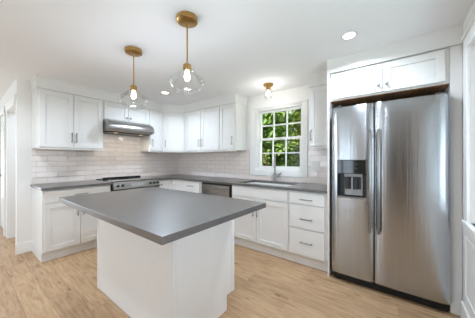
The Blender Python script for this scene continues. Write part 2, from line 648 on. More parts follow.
def sash(parent, yy0, yy1, zz0, zz1, xo, name, fw=0.042, cols=3, rows=2):
    mb = MB()
    mb.box(xo, xo + 0.035, yy0, yy0 + fw, zz0, zz1)
    mb.box(xo, xo + 0.035, yy1 - fw, yy1, zz0, zz1)
    mb.box(xo, xo + 0.035, yy0 + fw, yy1 - fw, zz0, zz0 + fw)
    mb.box(xo, xo + 0.035, yy0 + fw, yy1 - fw, zz1 - fw, zz1)
    s_ = mb.build(name, M['trim'], parent, bevel=0.003)
    mb = MB()
    iw, ih = yy1 - yy0 - 2 * fw, zz1 - zz0 - 2 * fw
    for k in range(1, cols):
        c = yy0 + fw + iw * k / cols
        mb.box(xo + 0.006, xo + 0.029, c - 0.009, c + 0.009, zz0 + fw, zz1 - fw)
    for k in range(1, rows):
        c = zz0 + fw + ih * k / rows
        mb.box(xo + 0.0065, xo + 0.0285, yy0 + fw, yy1 - fw, c - 0.009, c + 0.009)
    mb.build('muntin', M['trim'], s_)
    MB().box(xo + 0.015, xo + 0.019, yy0 + fw - 0.004, yy1 - fw + 0.004, zz0 + fw - 0.004, zz1 - fw + 0.004).build('pane', M['glass'], s_)
    return s_


zm = 1.585
sash(win, y0 + 0.022, y1 - 0.022, zm - 0.012, z1 - 0.022, 0.075, 'upper_sash', 0.034)
sash(win, y0 + 0.022, y1 - 0.022, z0 + 0.022, zm + 0.022, 0.036, 'lower_sash', 0.038)
MB().box(0.018, 0.036, 1.46, 1.53, zm + 0.004, zm + 0.02).build('sash_lock', M['plate'], win, bevel=0.003)


def big_window(name, label, axis, pos, a0, a1, z0, z1, inward, mull):
    """window with casing and sill; inward = sign of the room side along the wall normal"""
    o = sempty(name, label)

    def put(mb, b0, b1, d0, d1, zz0, zz1):
        d0, d1 = sorted((pos + inward * d0, pos + inward * d1))
        if axis == 'X':
            mb.box(d0, d1, b0, b1, zz0, zz1)
        else:
            mb.box(b0, b1, d0, d1, zz0, zz1)
    mb = MB()
    for (b0, b1, c0, c1) in ((a0 - 0.09, a0, z0, z1 + 0.09), (a1, a1 + 0.09, z0, z1 + 0.09), (a0, a1, z1, z1 + 0.09)):
        put(mb, b0, b1, 0, 0.02, c0, c1)
    put(mb, a0 - 0.1, a1 + 0.1, 0, 0.03, z1 + 0.09, z1 + 0.115)
    mb.build('casing', M['trim'], o, bevel=0.003)
    mb = MB()
    put(mb, a0 - 0.095, a1 + 0.095, -0.02, 0.032, z0 - 0.03, z0)
    put(mb, a0 - 0.09, a1 + 0.09, 0, 0.018, z0 - 0.10, z0 - 0.03)
    mb.build('sill', M['trim'], o, bevel=0.003)
    mb = MB()
    n = mull
    put(mb, a0, a0 + 0.05, -0.11, -0.03, z0, z1)
    put(mb, a1 - 0.05, a1, -0.11, -0.03, z0, z1)
    put(mb, a0 + 0.05, a1 - 0.05, -0.11, -0.03, z0, z0 + 0.05)
    put(mb, a0 + 0.05, a1 - 0.05, -0.11, -0.03, z1 - 0.05, z1)
    for k in range(1, n):
        c = a0 + (a1 - a0) * k / n
        put(mb, c - 0.03, c + 0.03, -0.11, -0.03, z0 + 0.05, z1 - 0.05)
    mb.build('sash', M['trim'], o, bevel=0.003)
    mb = MB()
    put(mb, a0 + 0.04, a1 - 0.04, -0.075, -0.07, z0 + 0.04, z1 - 0.04)
    mb.build('pane', M['glass'], o)
    return o


big_window('window_2', 'white cased window in the wall right of the refrigerator', 'Y', YS, *W2, 1, 3)
big_window('added_window_3', 'unseen white window added across the room', 'X', XWEST, *W3, 1, 2)  # added out of view for light and the refrigerator's reflection
big_window('added_window_4', 'unseen white window added across the room by the passage', 'X', XWEST, *W4, 1, 2)  # added out of view to bring light into the room
big_window('added_window_5', 'unseen white window added at the end of the passage', 'Y', YFAR, -2.8, 0.0, 0.35, 2.1, -1, 3)  # unseen, added to light the hall side of the room
# picture-frame wainscot below the window right of the refrigerator
mb = MB()
for (a0, a1) in ((1.30, 2.325), (0.14, 1.20), (-1.0, 0.04)):
    mb.box(a0, a1, YS, YS + 0.008, 0.655, 0.68)
    mb.box(a0, a1, YS, YS + 0.008, 0.215, 0.24)
    mb.box(a0, a0 + 0.025, YS, YS + 0.008, 0.24, 0.655)
    mb.box(a1 - 0.025, a1, YS, YS + 0.008, 0.24, 0.655)
struct(mb.build('trim_6', M['trim'], bevel=0.004), 'white picture-frame panelling under the window right of the refrigerator')


# ------------------------------------------------------------------ cabinets
def shaker(w_, h_, rail=0.058, t=0.02, rec=0.011):
    """framed front in its own x (0..w) and z (0..h); face at y=-t, back at y=0; one mesh"""
    mb = MB()
    rail = min(rail, w_ * 0.3)
    mb.box(0, rail, -t, 0, 0, h_)
    mb.box(w_ - rail, w_, -t, 0, 0, h_)
    mb.box(rail, w_ - rail, -t, 0, 0, rail)
    mb.box(rail, w_ - rail, -t, 0, h_ - rail, h_)
    mb.box(rail, w_ - rail, -t + rec, 0, rail, h_ - rail)
    return mb


def bar_pull(parent, x, z, length, vertical, y=-0.02):
    mb = MB()
    e = length / 2
    if vertical:
        mb.tube([(x, y - 0.03, z - e), (x, y - 0.03, z + e)], 0.0055, 10)
        for s_ in (-1, 1):
            mb.tube([(x, y, z + s_ * e * 0.78), (x, y - 0.03, z + s_ * e * 0.78)], 0.0045, 8)
    else:
        mb.tube([(x - e, y - 0.03, z), (x + e, y - 0.03, z)], 0.0055, 10)
        for s_ in (-1, 1):
            mb.tube([(x + s_ * e * 0.78, y, z), (x + s_ * e * 0.78, y - 0.03, z)], 0.0045, 8)
    return mb.build('handle', M['nickel'], parent, smooth='auto')


def knob(parent, x, z, y=-0.02):
    mb = MB()
    mb.lathe([(0.009, 0), (0.006, -0.004), (0.006, -0.014), (0.014, -0.019), (0.0155, -0.025), (0.011, -0.030)], (x, y, z), 18, 'Y', cap1=True)
    return mb.build('knob', M['nickel'], parent, smooth=True)


def front(root, kind, x0, x1, z0, z1, pull=None):
    """a door or drawer front as a part with its pull as a sub-part; coordinates local to the cabinet"""
    g = 0.003
    w_, h_ = x1 - x0 - 2 * g, z1 - z0 - 2 * g
    if kind == 'door':
        mb = shaker(w_, h_)
    else:
        mb = MB().box(0, w_, -0.02, 0, 0, h_)
    o = mb.build('drawer' if kind == 'drawer' else ('false_front' if kind == 'false' else 'door'), M['cab'], root, bevel=0.0015, seg=1)
    o.location = (x0 + g, 0, z0 + g)
    if pull:
        how, px, pz = pull[:3]
        px, pz = px - x0 - g, pz - z0 - g
        if how == 'v':
            bar_pull(o, px, pz, pull[3] if len(pull) > 3 else 0.14, True)
        elif how == 'h':
            bar_pull(o, px, pz, pull[3] if len(pull) > 3 else 0.15, False)
        else:
            knob(o, px, pz)
    return o


def wall_cabinet(label, loc, rz, w_, d_, h_, fronts, rail=True, group='white wall cabinets'):
    c = thing('wall_cabinet', label, 'cabinet', loc, rz, group)
    mb = MB()
    mb.box(0, w_, 0.0005, d_, 0, h_)
    mb.build('body', M['cab'], c)
    for f in fronts:
        front(c, *f)
    if rail:
        MB().box(0.0, w_, -0.006, 0.018, -0.014, 0.0).build('light_rail', M['cab'], c)
    return c


def base_cabinet(label, loc, rz, w_, d_, fronts, group='white base cabinets', toe=(0, None), hollow=False):
    c = thing('base_cabinet', label, 'cabinet', loc, rz, group)
    mb = MB()
    if hollow:
        mb.box(0, 0.018, 0.0005, d_, 0.11, 0.884)
        mb.box(w_ - 0.018, w_, 0.0005, d_, 0.11, 0.884)
        mb.box(0.018, w_ - 0.018, 0.0005, d_, 0.11, 0.128)
        mb.box(0.018, w_ - 0.018, d_ - 0.012, d_, 0.128, 0.884)
        mb.box(0.018, w_ - 0.018, 0.0005, 0.019, 0.128, 0.884)
    else:
        mb.box(0, w_, 0.0005, d_, 0.11, 0.884)
    mb.build('body', M['cab'], c)
    MB().box(toe[0], w_ if toe[1] is None else toe[1], 0.037, d_, 0.0, 0.11).build('toe_kick', M['toe'], c)
    for f in fronts:
        front(c, *f)
    return c


DW = YW - (YU + 0.02) - 0.002      # wall cabinet body depth
DBN = YW - (YB + 0.02) - 0.002
hU = ZUT - ZU
# wall cabinets on the range wall
wall_cabinet('two-door white wall cabinet left of the range hood', (0.612, YU + 0.02, ZU), 0, 0.764, DW, hU, [
    ('door', 0.02, 0.384, 0.012, 0.76, ('v', 0.358, 0.155)), ('door', 0.384, 0.752, 0.012, 0.76, ('v', 0.412, 0.155))])
wall_cabinet('short white two-door cabinet directly above the range hood', (1.380, YU + 0.02, 1.885), 0, 0.762, DW, ZUT - 1.885, [
    ('door', 0.006, 0.381, 0.008, 0.282, ('k', 0.352, 0.068)), ('door', 0.381, 0.756, 0.008, 0.282, ('k', 0.411, 0.068))], rail=False)
wall_cabinet('narrow single-door white wall cabinet just right of the range hood', (2.146, YU + 0.02, ZU), 0, 0.290, DW, hU, [
    ('door', 0.004, 0.286, 0.012, 0.76, ('v', 0.052, 0.155))])
# diagonal corner
cc = thing('wall_cabinet', 'diagonal white wall cabinet across the corner of the room', 'cabinet', (2.440, YU + 0.012, ZU), -PI / 4, 'white wall cabinets')
A = Vector((2.440, YU + 0.012))
Binv = Matrix.Rotation(PI / 4, 2)
poly = [Binv @ (Vector(p) - A) for p in ((2.4395, YU + 0.0135), (2.7265, 3.3875), (XW - 0.010, 3.3875), (XW - 0.010, YW - 0.010), (2.4395, YW - 0.010))]
MB().prism([(p.x, p.y) for p in poly], 0, hU).build('body', M['cab'], cc)
wd = (Vector((2.7265, 3.3875)) - Vector((2.4395, YU + 0.0135))).length
o = front(cc, 'door', 0.016, wd - 0.016, 0.012, 0.76, ('v', 0.050, 0.155))
MB().box(0.004, wd - 0.004, -0.006, 0.016, -0.014, 0).build('light_rail', M['cab'], cc)
# sink wall: run between the corner and the window
DWE = XW - (XU + 0.02) - 0.002
wall_cabinet('two-door white wall cabinet between the corner and the end cabinet', (XU + 0.02, 3.383, ZU), RZ_E, 0.925, DWE, hU, [
    ('door', 0.008, 0.463, 0.012, 0.76, ('v', 0.425, 0.155)), ('door', 0.463, 0.920, 0.012, 0.76, ('v', 0.501, 0.155))])
wall_cabinet('narrow white wall cabinet at the run end left of the window', (XU + 0.02, 2.456, ZU), RZ_E, 0.350, DWE, hU, [
    ('door', 0.006, 0.338, 0.012, 0.76, ('v', 0.290, 0.155))])
wall_cabinet('narrow white wall cabinet between the window and the refrigerator', (XU + 0.02, 0.915, ZU), RZ_E, 0.298, DWE, hU, [
    ('door', 0.006, 0.292, 0.012, 0.76, ('v', 0.036, 0.155))])

# base cabinets on the range wall
base_cabinet('white base cabinet with drawer and two doors left of the range', (0.612, YB + 0.02, 0), 0, 0.764, DBN, [
    ('drawer', 0.018, 0.758, 0.722, 0.868, ('h', 0.388, 0.795)),
    ('door', 0.018, 0.382, 0.128, 0.715, ('v', 0.350, 0.575, 0.13)), ('door', 0.382, 0.758, 0.128, 0.715, ('v', 0.414, 0.575, 0.13))])
# corner base cabinet: L-shaped with two door leaves meeting in the inner corner
cb = thing('base_cabinet', 'white corner base cabinet between the range and the single drawer', 'cabinet', (2.160, YB + 0.02, 0), 0, 'white base cabinets')
L = [(0, 0.0005), (XB + 0.02 - 2.160, 0.0005), (XB + 0.02 - 2.160, -0.34), (XW - 2.162, -0.34), (XW - 2.162, DBN), (0, DBN)]
MB().prism(L, 0.11, 0.884).build('body', M['cab'], cb)
Lt = [(0, 0.037), (XB + 0.057 - 2.160, 0.037), (XB + 0.057 - 2.160, -0.34), (XW - 2.162, -0.34), (XW - 2.162, DBN), (0, DBN)]
MB().prism(Lt, 0, 0.11).build('toe_kick', M['toe'], cb)
front(cb, 'door', 0.010, 0.272, 0.128, 0.868, ('k', 0.045, 0.80))
o = front(cb, 'door', 0.0, 0.296, 0.128, 0.868)
o.rotation_euler = (0, 0, RZ_E)
o.location = (XB + 0.02 - 2.160, -0.0225, 0.1295)
DBE = XW - (XB + 0.02) - 0.002
base_cabinet('white base cabinet with one drawer left of the dishwasher', (XB + 0.02, 3.0795, 0), RZ_E, 0.470, DBE, [
    ('drawer', 0.006, 0.440, 0.722, 0.868, ('h', 0.223, 0.795)),
    ('door', 0.006, 0.440, 0.128, 0.715, ('v', 0.400, 0.60))])
base_cabinet('white sink base cabinet with two doors under the window', (XB + 0.02, 1.962, 0), RZ_E, 0.894, DBE, [
    ('false', 0.010, 0.886, 0.728, 0.868),
    ('door', 0.010, 0.440, 0.128, 0.718, ('v', 0.394, 0.543, 0.12)), ('door', 0.440, 0.886, 0.128, 0.718, ('v', 0.456, 0.543, 0.12))], hollow=True)
base_cabinet('white base cabinet of three drawers beside the refrigerator', (XB + 0.02, 1.0665, 0), RZ_E, 0.453, DBE, [
    ('drawer', 0.008, 0.424, 0.728, 0.868, ('h', 0.222, 0.79)),
    ('drawer', 0.008, 0.424, 0.448, 0.718, ('h', 0.222, 0.563)),
    ('drawer', 0.008, 0.424, 0.128, 0.438, ('h', 0.222, 0.290))])

# ---- refrigerator surround
tag(MB().box(2.412, XW - 0.001, 0.589, 0.612, 0, ZUT).build('end_panel', M['cab'], bevel=0.0015),
    'tall white panel between the drawers and the refrigerator', 'panel')
tag(MB().box(2.440, XW - 0.001, YS + 0.002, -0.340, 0, ZUT).build('end_panel', M['cab'], bevel=0.0015),
    'tall white filler panel right of the refrigerator', 'panel')
of = thing('wall_cabinet', 'white two-door cabinet above the refrigerator', 'cabinet', (XB + 0.02, 0.587, 1.882), RZ_E, 'white wall cabinets')
MB().box(0, 0.925, 0.0005, 0.59, 0.004, ZUT - 1.882).build('body', M['cab'], of)
MB().box(0.0, 0.925, 0.001, 0.59, 0.0, 0.0035).build('underside', M['wood'], of)['label'] = 'brown bare wood underside'
front(of, 'door', 0.024, 0.470, 0.018, 0.290, ('k', 0.438, 0.082))
front(of, 'door', 0.470, 0.900, 0.018, 0.290, ('k', 0.502, 0.082))

# ------------------------------------------------------------------ worktops
ZT0 = 0.8845
wt = MB().box(0.597, 1.3785, 3.372, YW - 0.0085, ZT0, CT).build('worktop', M['quartz'], bevel=0.002)
tag(wt, 'short grey quartz worktop left of the range', 'worktop')
# main worktop with the sink cut out
SK = (2.505, 2.925, 1.115, 1.895)     # x0 x1 y0 y1
mb = MB()
XC = 2.419
mb.prism([(2.159, 3.372), (XC, 3.372), (XC, SK[3]), (XW - 0.0085, SK[3]), (XW - 0.0085, YW - 0.0085), (2.159, YW - 0.0085)], ZT0, CT)
mb.box(XC, SK[0], SK[2], SK[3], ZT0, CT)
mb.box(SK[1], XW - 0.0085, SK[2], SK[3], ZT0, CT)
mb.box(XC, XW - 0.0085, 0.6125, SK[2], ZT0, CT)
bmesh.ops.remove_doubles(mb.bm, verts=mb.bm.verts, dist=1e-5)
wt = mb.build('worktop', M['quartz'])
tag(wt, 'long L-shaped grey quartz worktop around the sink corner', 'worktop')

# ---- sink and tap
sk = thing('sink', 'stainless undermount sink below the window', 'sink', (0, 0, 0))
x0, x1, sy0, sy1 = SK
mb = MB()
zb, t = 0.69, 0.006
mb.box(x0 - 0.004, x0, sy0 - 0.004, sy1 + 0.004, zb, 0.8838)
mb.box(x1, x1 + 0.004, sy0 - 0.004, sy1 + 0.004, zb, 0.8838)
mb.box(x0, x1, sy0 - 0.004, sy0, zb, 0.8838)
mb.box(x0, x1, sy1, sy1 + 0.004, zb, 0.8838)
mb.box(x0, x1, sy0, sy1, zb, zb + t)
mb.build('bowl', M['steel_bowl'], sk)
MB().lathe([(0.045, 0.001), (0.045, 0.004), (0.03, 0.005), (0.012, 0.002)], (x1 - 0.12, 1.5, zb + t), 24, cap1=True).build('drain', M['nickel'], sk, smooth=True)
fc = thing('kitchen_tap', 'stainless gooseneck kitchen tap standing behind the sink', 'tap', (2.972, 1.527, CT), math.radians(27))
mb = MB()
mb.lathe([(0.030, 0), (0.030, 0.006), (0.024, 0.012), (0.023, 0.11), (0.018, 0.125), (0.0135, 0.13)], (0, 0, 0), 24, cap0=True, cap1=True)
mb.build('body', M['nickel'], fc, smooth='auto')
pth = [(0, 0, 0.125), (0, 0, 0.34)]
for k in range(1, 13):
    a = PI * k / 12
    pth.append((-0.085 + 0.085 * math.cos(a), 0, 0.34 + 0.085 * math.sin(a)))
pth.append((-0.17, 0, 0.29))
MB().tube(pth, 0.0125, 14).build('spout', M['nickel'], fc, smooth='auto')
MB().tube([(-0.17, 0, 0.295), (-0.17, 0, 0.215)], 0.0165, 14).build('spray_head', M['nickel'], fc, smooth='auto')
MB().tube([(0, -0.02, 0.085), (0, -0.045, 0.09), (-0.01, -0.10, 0.135)], [0.013, 0.012, 0.007], 12).build('lever', M['nickel'], fc, smooth='auto')
# wall plate on the tile
sp = thing('switch_plate', 'white double switch plate on the tile right of the window', 'switch', (XW - 0.008, 0.927, 1.16), RZ_E)
MB().box(-0.058, 0.058, -0.006, 0, -0.06, 0.06).build('plate', M['plate'], sp, bevel=0.003)
for k in (-1, 1):
    MB().box(k * 0.024 - 0.016, k * 0.024 + 0.016, -0.009, -0.006, -0.033, 0.033).build('switch', M['plate'], sp, bevel=0.002)

# ------------------------------------------------------------------ range hood
hd = thing('range_hood', 'stainless under-cabinet range hood over the range', 'range hood', (1.381, 0, 0))
prof = [(YW - 0.009, 1.715), (YW - 0.009, 1.8835), (3.66, 1.8835), (3.60, 1.868), (3.55, 1.842), (3.515, 1.805), (3.502, 1.765), (3.502, 1.735), (3.51, 1.717), (3.60, 1.700)]
MB().prism(prof, 0, 0.760, 'X').build('canopy', M['steel_h'], hd, smooth='auto', bevel=0.004)
MB().box(0.03, 0.730, 3.62, YW - 0.05, 1.688, 1.708).build('filter', M['dark'], hd)
for hx in (0.17, 0.59):
    MB().lathe([(0.0, 0.0), (0.03, 0.0), (0.03, 0.008), (0.0, 0.008)], (hx, 3.66, 1.682), 24).build('lamp', M['frost'], hd)['label'] = 'glowing round hood lamp'
    hl = bpy.data.lights.new('hood_lamp_light', 'SPOT')
    hl.energy = 3.6
    hl.spot_size = math.radians(160)
    hl.spot_blend = 1.0
    hl.shadow_soft_size = 0.03
    hl.color = (1, 0.90, 0.76)
    ho = bpy.data.objects.new('hood_lamp_light', hl)
    COL.objects.link(ho)
    ho.parent = hd
    ho.location = (hx, 3.64, 1.675)
    ho.rotation_euler = (math.radians(25), 0, 0)

# ------------------------------------------------------------------ range
rg = thing('range', 'stainless slide-in range with front knobs on the range wall', 'range', (1.381, 3.345, 0))
W_ = 0.772
MB().box(0.004, W_ - 0.004, 0.035, YW - 3.345 - 0.012, 0.03, 0.885).build('body', M['black'], rg)
MB().prism([(0.001, 0.802), (0.030, 0.905), (0.09, 0.909), (0.09, 0.802)], 0.012, W_ - 0.004, 'X').build('control_panel', M['steel_d'], rg, bevel=0.002)
MB().prism([(0.000, 0.785), (0.029, 0.906), (0.09, 0.910), (0.09, 0.785)], -0.001, 0.0118, 'X').build('side_trim', M['black'], rg)
MB().box(0.012, W_ - 0.004, 0.004, 0.09, 0.784, 0.8015).build('vent_strip', M['black'], rg)
for kx in (0.075, 0.145, 0.60, 0.665, 0.73):
    kb = MB()
    kb.lathe([(0.022, 0), (0.022, -0.006), (0.017, -0.010), (0.015, -0.030), (0.011, -0.033)], (0, 0, 0), 20, 'Y', cap0=True, cap1=True)
    k_ = kb.build('control_knob', M['case'], rg, smooth='auto')
    k_.location = (kx, 0.0155, 0.853)
    k_.rotation_euler = (-math.atan2(0.029, 0.103), 0, 0)
ds = MB().box(-0.10, 0.10, -0.002, 0.001, -0.028, 0.028).build('clock_display', M['greyp'], rg)
ds.location = (0.375, 0.0150, 0.853)
ds.rotation_euler = (-math.atan2(0.029, 0.103), 0, 0)
ct = MB().box(0.006, W_ - 0.006, 0.09, 0.632, 0.8855, 0.9175).build('cooktop', M['black_glass'], rg, bevel=0.002)
for (bx, by, br_) in ((0.20, 0.22, 0.10), (0.57, 0.22, 0.085), (0.20, 0.47, 0.075), (0.57, 0.47, 0.10)):
    MB().lathe([(br_ - 0.004, 0.0), (br_ - 0.004, 0.0006), (br_, 0.0006), (br_, 0.0)], (bx, by, 0.9175), 40).build('burner', M['greyp'], ct)
mb = MB()
mb.box(0.0, 0.10, 0.632, 0.650, 0.9145, 0.926)
mb.box(0.10, W_ - 0.02, 0.625, 0.650, 0.9145, 0.944)
mb.build('rear_vent', M['black'], rg, bevel=0.002)
od = MB().box(0.006, W_ - 0.006, 0.004, 0.034, 0.235, 0.775).build('oven_door', M['steel_h'], rg, bevel=0.004)
MB().box(0.12, W_ - 0.12, 0.001, 0.004, 0.33, 0.62).build('oven_window', M['black_glass'], od)
mb = MB()
mb.tube([(0.06, -0.045, 0.71), (W_ - 0.06, -0.045, 0.71)], 0.012, 14)
for kx in (0.10, W_ - 0.10):
    mb.tube([(kx, 0.004, 0.71), (kx, -0.045, 0.71)], 0.009, 10)
mb.build('oven_handle', M['nickel'], od, smooth='auto')
MB().box(0.006, W_ - 0.006, 0.006, 0.034, 0.06, 0.225).build('warming_drawer', M['steel_h'], rg, bevel=0.004)
for (fx, fy) in ((0.06, 0.09), (W_ - 0.06, 0.09), (0.06, 0.58), (W_ - 0.06, 0.58)):
    MB().lathe([(0.02, 0), (0.02, 0.03)], (fx, fy, 0), 12, cap0=True, cap1=True).build('foot', M['black'], rg)

# ------------------------------------------------------------------ dishwasher
dw = thing('dishwasher', 'stainless dishwasher under the worktop left of the sink', 'dishwasher', (XB - 0.004, 2.590, 0), RZ_E)
MB().box(-0.005, 0.622, 0.04, 0.60, 0.02, 0.882).build('body', M['black'], dw)
MB().box(0.006, 0.588, 0.0, 0.04, 0.115, 0.852).build('door', M['steel_h'], dw, bevel=0.004)
MB().box(0.592, 0.612, 0.004, 0.04, 0.115, 0.87).build('side_trim', M['black'], dw)
MB().box(0.006, 0.588, 0.006, 0.04, 0.854, 0.880).build('control_strip', M['black'], dw)
mb = MB()
mb.box(0.05, 0.545, -0.045, -0.030, 0.772, 0.796)
mb.box(0.05, 0.075, -0.030, 0.0, 0.775, 0.793)
mb.box(0.52, 0.545, -0.030, 0.0, 0.775, 0.793)
mb.build('handle', M['steel_h'], dw, bevel=0.003)
MB().box(0.006, 0.612, 0.055, 0.08, 0.0, 0.11).build('toe_panel', M['black'], dw)

# ------------------------------------------------------------------ island
IX0, IX1, IY0, IY1 = 0.829, 1.452, 1.140, 2.350
isl = thing('kitchen_island', 'white panelled island base under the grey overhanging top', 'island', (0, 0, 0))
MB().box(IX0 + 0.019, IX1 - 0.02, IY0 + 0.019, IY1 - 0.019, 0.11, 0.874).build('body', M['cab'], isl)
MB().box(IX0 + 0.019, IX1 - 0.095, IY0 + 0.019, IY1 - 0.019, 0.0, 0.11).build('toe_kick', M['toe'], isl)
MB().box(IX0, IX0 + 0.0185, IY0 + 0.002, IY1, 0, 0.874).build('back_panel', M['cab'], isl, bevel=0.0015)
for (a, b) in ((IY0, IY0 + 0.0185), (IY1 - 0.0185, IY1)):
    MB().prism([(IX0 + 0.019, 0), (IX1 - 0.095, 0), (IX1 - 0.095, 0.125), (IX1, 0.125), (IX1, 0.874), (IX0 + 0.019, 0.874)], a, b, 'Y').build('end_panel', M['cab'], isl, bevel=0.0015)
for q in ((IX0 - 0.004, IX0 + 0.014, IY0 - 0.004, IY0 + 0.0015, 0, 0.874),
          (IX0 - 0.003, IX0, IY1 - 0.028, IY1 + 0.003, 0, 0.874),
          (IX1 - 0.030, IX1 + 0.001, IY0 - 0.003, IY0, 0.125, 0.874)):
    MB().box(*q).build('corner_trim', M['cab'], isl)
for (a, b) in ((0.004, 0.386), (0.390, 0.774), (0.778, 1.166)):
    for kind, z0, z1 in (('drawer', 0.722, 0.868), ('door', 0.128, 0.715)):
        o = front(isl, kind, a, b, z0, z1, ('h', (a + b) / 2, 0.795) if kind == 'drawer' else ('v', b - 0.035, 0.60))
        o.location = (IX1 - 0.02, IY0 + 0.02 + a, z0)
        o.rotation_euler = (0, 0, PI / 2)
it = MB().box(0.550, 1.482, 0.839, 2.452, 0.8745, CT).build('island_worktop', M['quartz'], bevel=0.002)
tag(it, 'large rectangular grey quartz top lying on the white island', 'worktop')

# ------------------------------------------------------------------ refrigerator
FX, FY = 2.362, 0.556
fr = thing('refrigerator', 'stainless side-by-side refrigerator with dispenser in the white surround', 'refrigerator', (FX, FY, 0), RZ_E)
FW, FT, SPL = 0.889, 1.792, 0.374
MB().box(0.006, FW - 0.006, 0.085, XW - FX - 0.012, 0.03, FT - 0.015).build('cabinet', M['case'], fr, bevel=0.004)


def curved_door(x0, x1, z0, z1, hole=None, bulge=0.014, depth=0.078):
    """contoured door: front surface rolls back at both sides; hole = (hx0,hx1,hz0,hz1)"""
    xs = [x0 + (x1 - x0) * (0.5 - 0.5 * math.cos(PI * k / 28)) for k in range(29)]
    zs = [z0 + (z1 - z0) * (0.5 - 0.5 * math.cos(PI * k / 30)) for k in range(31)]
    if hole:
        for a, L_ in ((0, xs), (1, xs), (2, zs), (3, zs)):
            i = min(range(len(L_)), key=lambda q: abs(L_[q] - hole[a]))
            L_[i] = hole[a]

    def fy(x, z):
        u = abs(2 * (x - x0) / (x1 - x0) - 1)
        v = abs(2 * (z - z0) / (z1 - z0) - 1)
        return bulge * (u ** 8) + 0.010 * (v ** 26)
    mb = MB()
    V = [[mb.bm.verts.new((x, fy(x, z), z)) for z in zs] for x in xs]
    Bk = {}
    nx, nz = len(xs), len(zs)
    for i in range(nx - 1):
        for j in range(nz - 1):
            if hole and hole[0] - 1e-6 <= xs[i] and xs[i + 1] <= hole[1] + 1e-6 and hole[2] - 1e-6 <= zs[j] and zs[j + 1] <= hole[3] + 1e-6:
                continue
            mb.bm.faces.new((V[i][j], V[i + 1][j], V[i + 1][j + 1], V[i][j + 1]))
    # sides and back
    loop = [(i, 0) for i in range(nx)] + [(nx - 1, j) for j in range(1, nz)] + [(i, nz - 1) for i in range(nx - 2, -1, -1)] + [(0, j) for j in range(nz - 2, 0, -1)]
    bk = [mb.bm.verts.new((xs[i], depth, zs[j])) for i, j in loop]
    n = len(loop)
    for k in range(n):
        a, b = loop[k], loop[(k + 1) % n]
        mb.bm.faces.new((V[a[0]][a[1]], bk[k], bk[(k + 1) % n], V[b[0]][b[1]]))
    mb.bm.faces.new(bk)
    return mb


HOLE = (0.053, 0.314, 0.866, 1.254)
ld = curved_door(0.0, SPL - 0.006, 0.088, FT, HOLE).build('freezer_door', M['steel'], fr, smooth='auto')
rd = curved_door(SPL + 0.006, FW, 0.088, FT).build('fridge_door', M['steel'], fr, smooth='auto')


def fridge_handle(x, door):
    mb = MB()
    mb.tube([(x, -0.048, 0.575), (x, -0.052, 0.60), (x, -0.052, 1.51), (x, -0.048, 1.535)], [0.009, 0.012, 0.012, 0.009], 14)
    for z in (0.63, 1.48):
        mb.tube([(x, -0.05, z), (x, 0.03, z)], 0.008, 10)
    mb.build('handle', M['nickel'], door, smooth='auto')


fridge_handle(SPL - 0.028, ld)
fridge_handle(SPL + 0.040, rd)
# dispenser: niche, control face, paddles, drip tray
hx0, hx1, hz0, hz1 = HOLE
dp = bpy.data.objects.new('dispenser', None)
mb = MB()
mb.box(hx0, hx1, 0.070, 0.075, hz0, hz1)
mb.box(hx0, hx0 + 0.006, 0.004, 0.070, hz0, hz1)
mb.box(hx1 - 0.006, hx1, 0.004, 0.070, hz0, hz1)
mb.box(hx0 + 0.006, hx1 - 0.006, 0.004, 0.070, hz1 - 0.006, hz1)
mb.box(hx0 + 0.006, hx1 - 0.006, 0.004, 0.070, hz0, hz0 + 0.006)
dp = mb.build('dispenser', M['dark'], ld)
MB().box(hx0 + 0.0065, hx1 - 0.0065, 0.010, 0.030, 1.115, hz1 - 0.0065).build('control_face', M['black_glass'], fr).parent = ld
for k in range(6):
    cx = hx0 + 0.085 + (k % 3) * 0.045
    cz = 1.170 + (k // 3) * 0.040
    MB().box(cx - 0.008, cx + 0.008, 0.0085, 0.0098, cz - 0.003, cz + 0.003).build('control_icon', M['display'], ld)
mb = MB()
mb.box(hx0 + 0.062, hx1 - 0.036, 0.034, 0.066, 1.082, 1.112)
mb.box(hx0 + 0.062, hx0 + 0.078, 0.052, 0.068, 0.895, 1.082)
mb.box(hx1 - 0.052, hx1 - 0.036, 0.052, 0.068, 0.895, 1.082)
mb.box(hx0 + 0.062, hx1 - 0.036, 0.058, 0.069, 0.895, 0.955)
mb.build('chute', M['greyp'], ld, bevel=0.003)
for px in (0.118, 0.195):
    MB().box(px, px + 0.036, 0.048, 0.057, 0.955, 1.078).build('paddle', M['dark'], ld, bevel=0.003)
MB().box(px - 0.018, px - 0.004, 0.044, 0.058, 0.93, 1.08).build('divider', M['greyp'], ld)
MB().box(hx0 - 0.004, hx1 + 0.004, 0.0, 0.066, hz0 - 0.004, hz0 + 0.016).build('drip_tray', M['nickel'], ld, bevel=0.003)
mb = MB()
mb.box(0.01, FW - 0.01, 0.05, 0.085, 0.012, 0.084)
for k in range(5):
    mb.box(0.02, FW - 0.02, 0.046, 0.05, 0.018 + k * 0.013, 0.024 + k * 0.013)
mb.build('grille', M['black'], fr)
for hx in (0.03, FW - 0.09):
    MB().box(hx, hx + 0.06, 0.03, 0.14, FT + 0.001, FT + 0.018).build('hinge_cover', M['case'], fr, bevel=0.003)
for (fx, fy) in ((0.05, 0.12), (FW - 0.05, 0.12), (0.05, 0.60), (FW - 0.05, 0.60)):
    MB().lathe([(0.02, 0), (0.02, 0.031)], (fx, fy, 0), 12, cap0=True, cap1=True).build('foot', M['black'], fr)


# ------------------------------------------------------------------ lamps
def point(name, loc, power, r, color):
    l_ = bpy.data.lights.new(name, 'POINT')
    l_.energy = power
    l_.shadow_soft_size = r
    l_.color = color
    o = bpy.data.objects.new(name, l_)
    COL.objects.link(o)
    return o


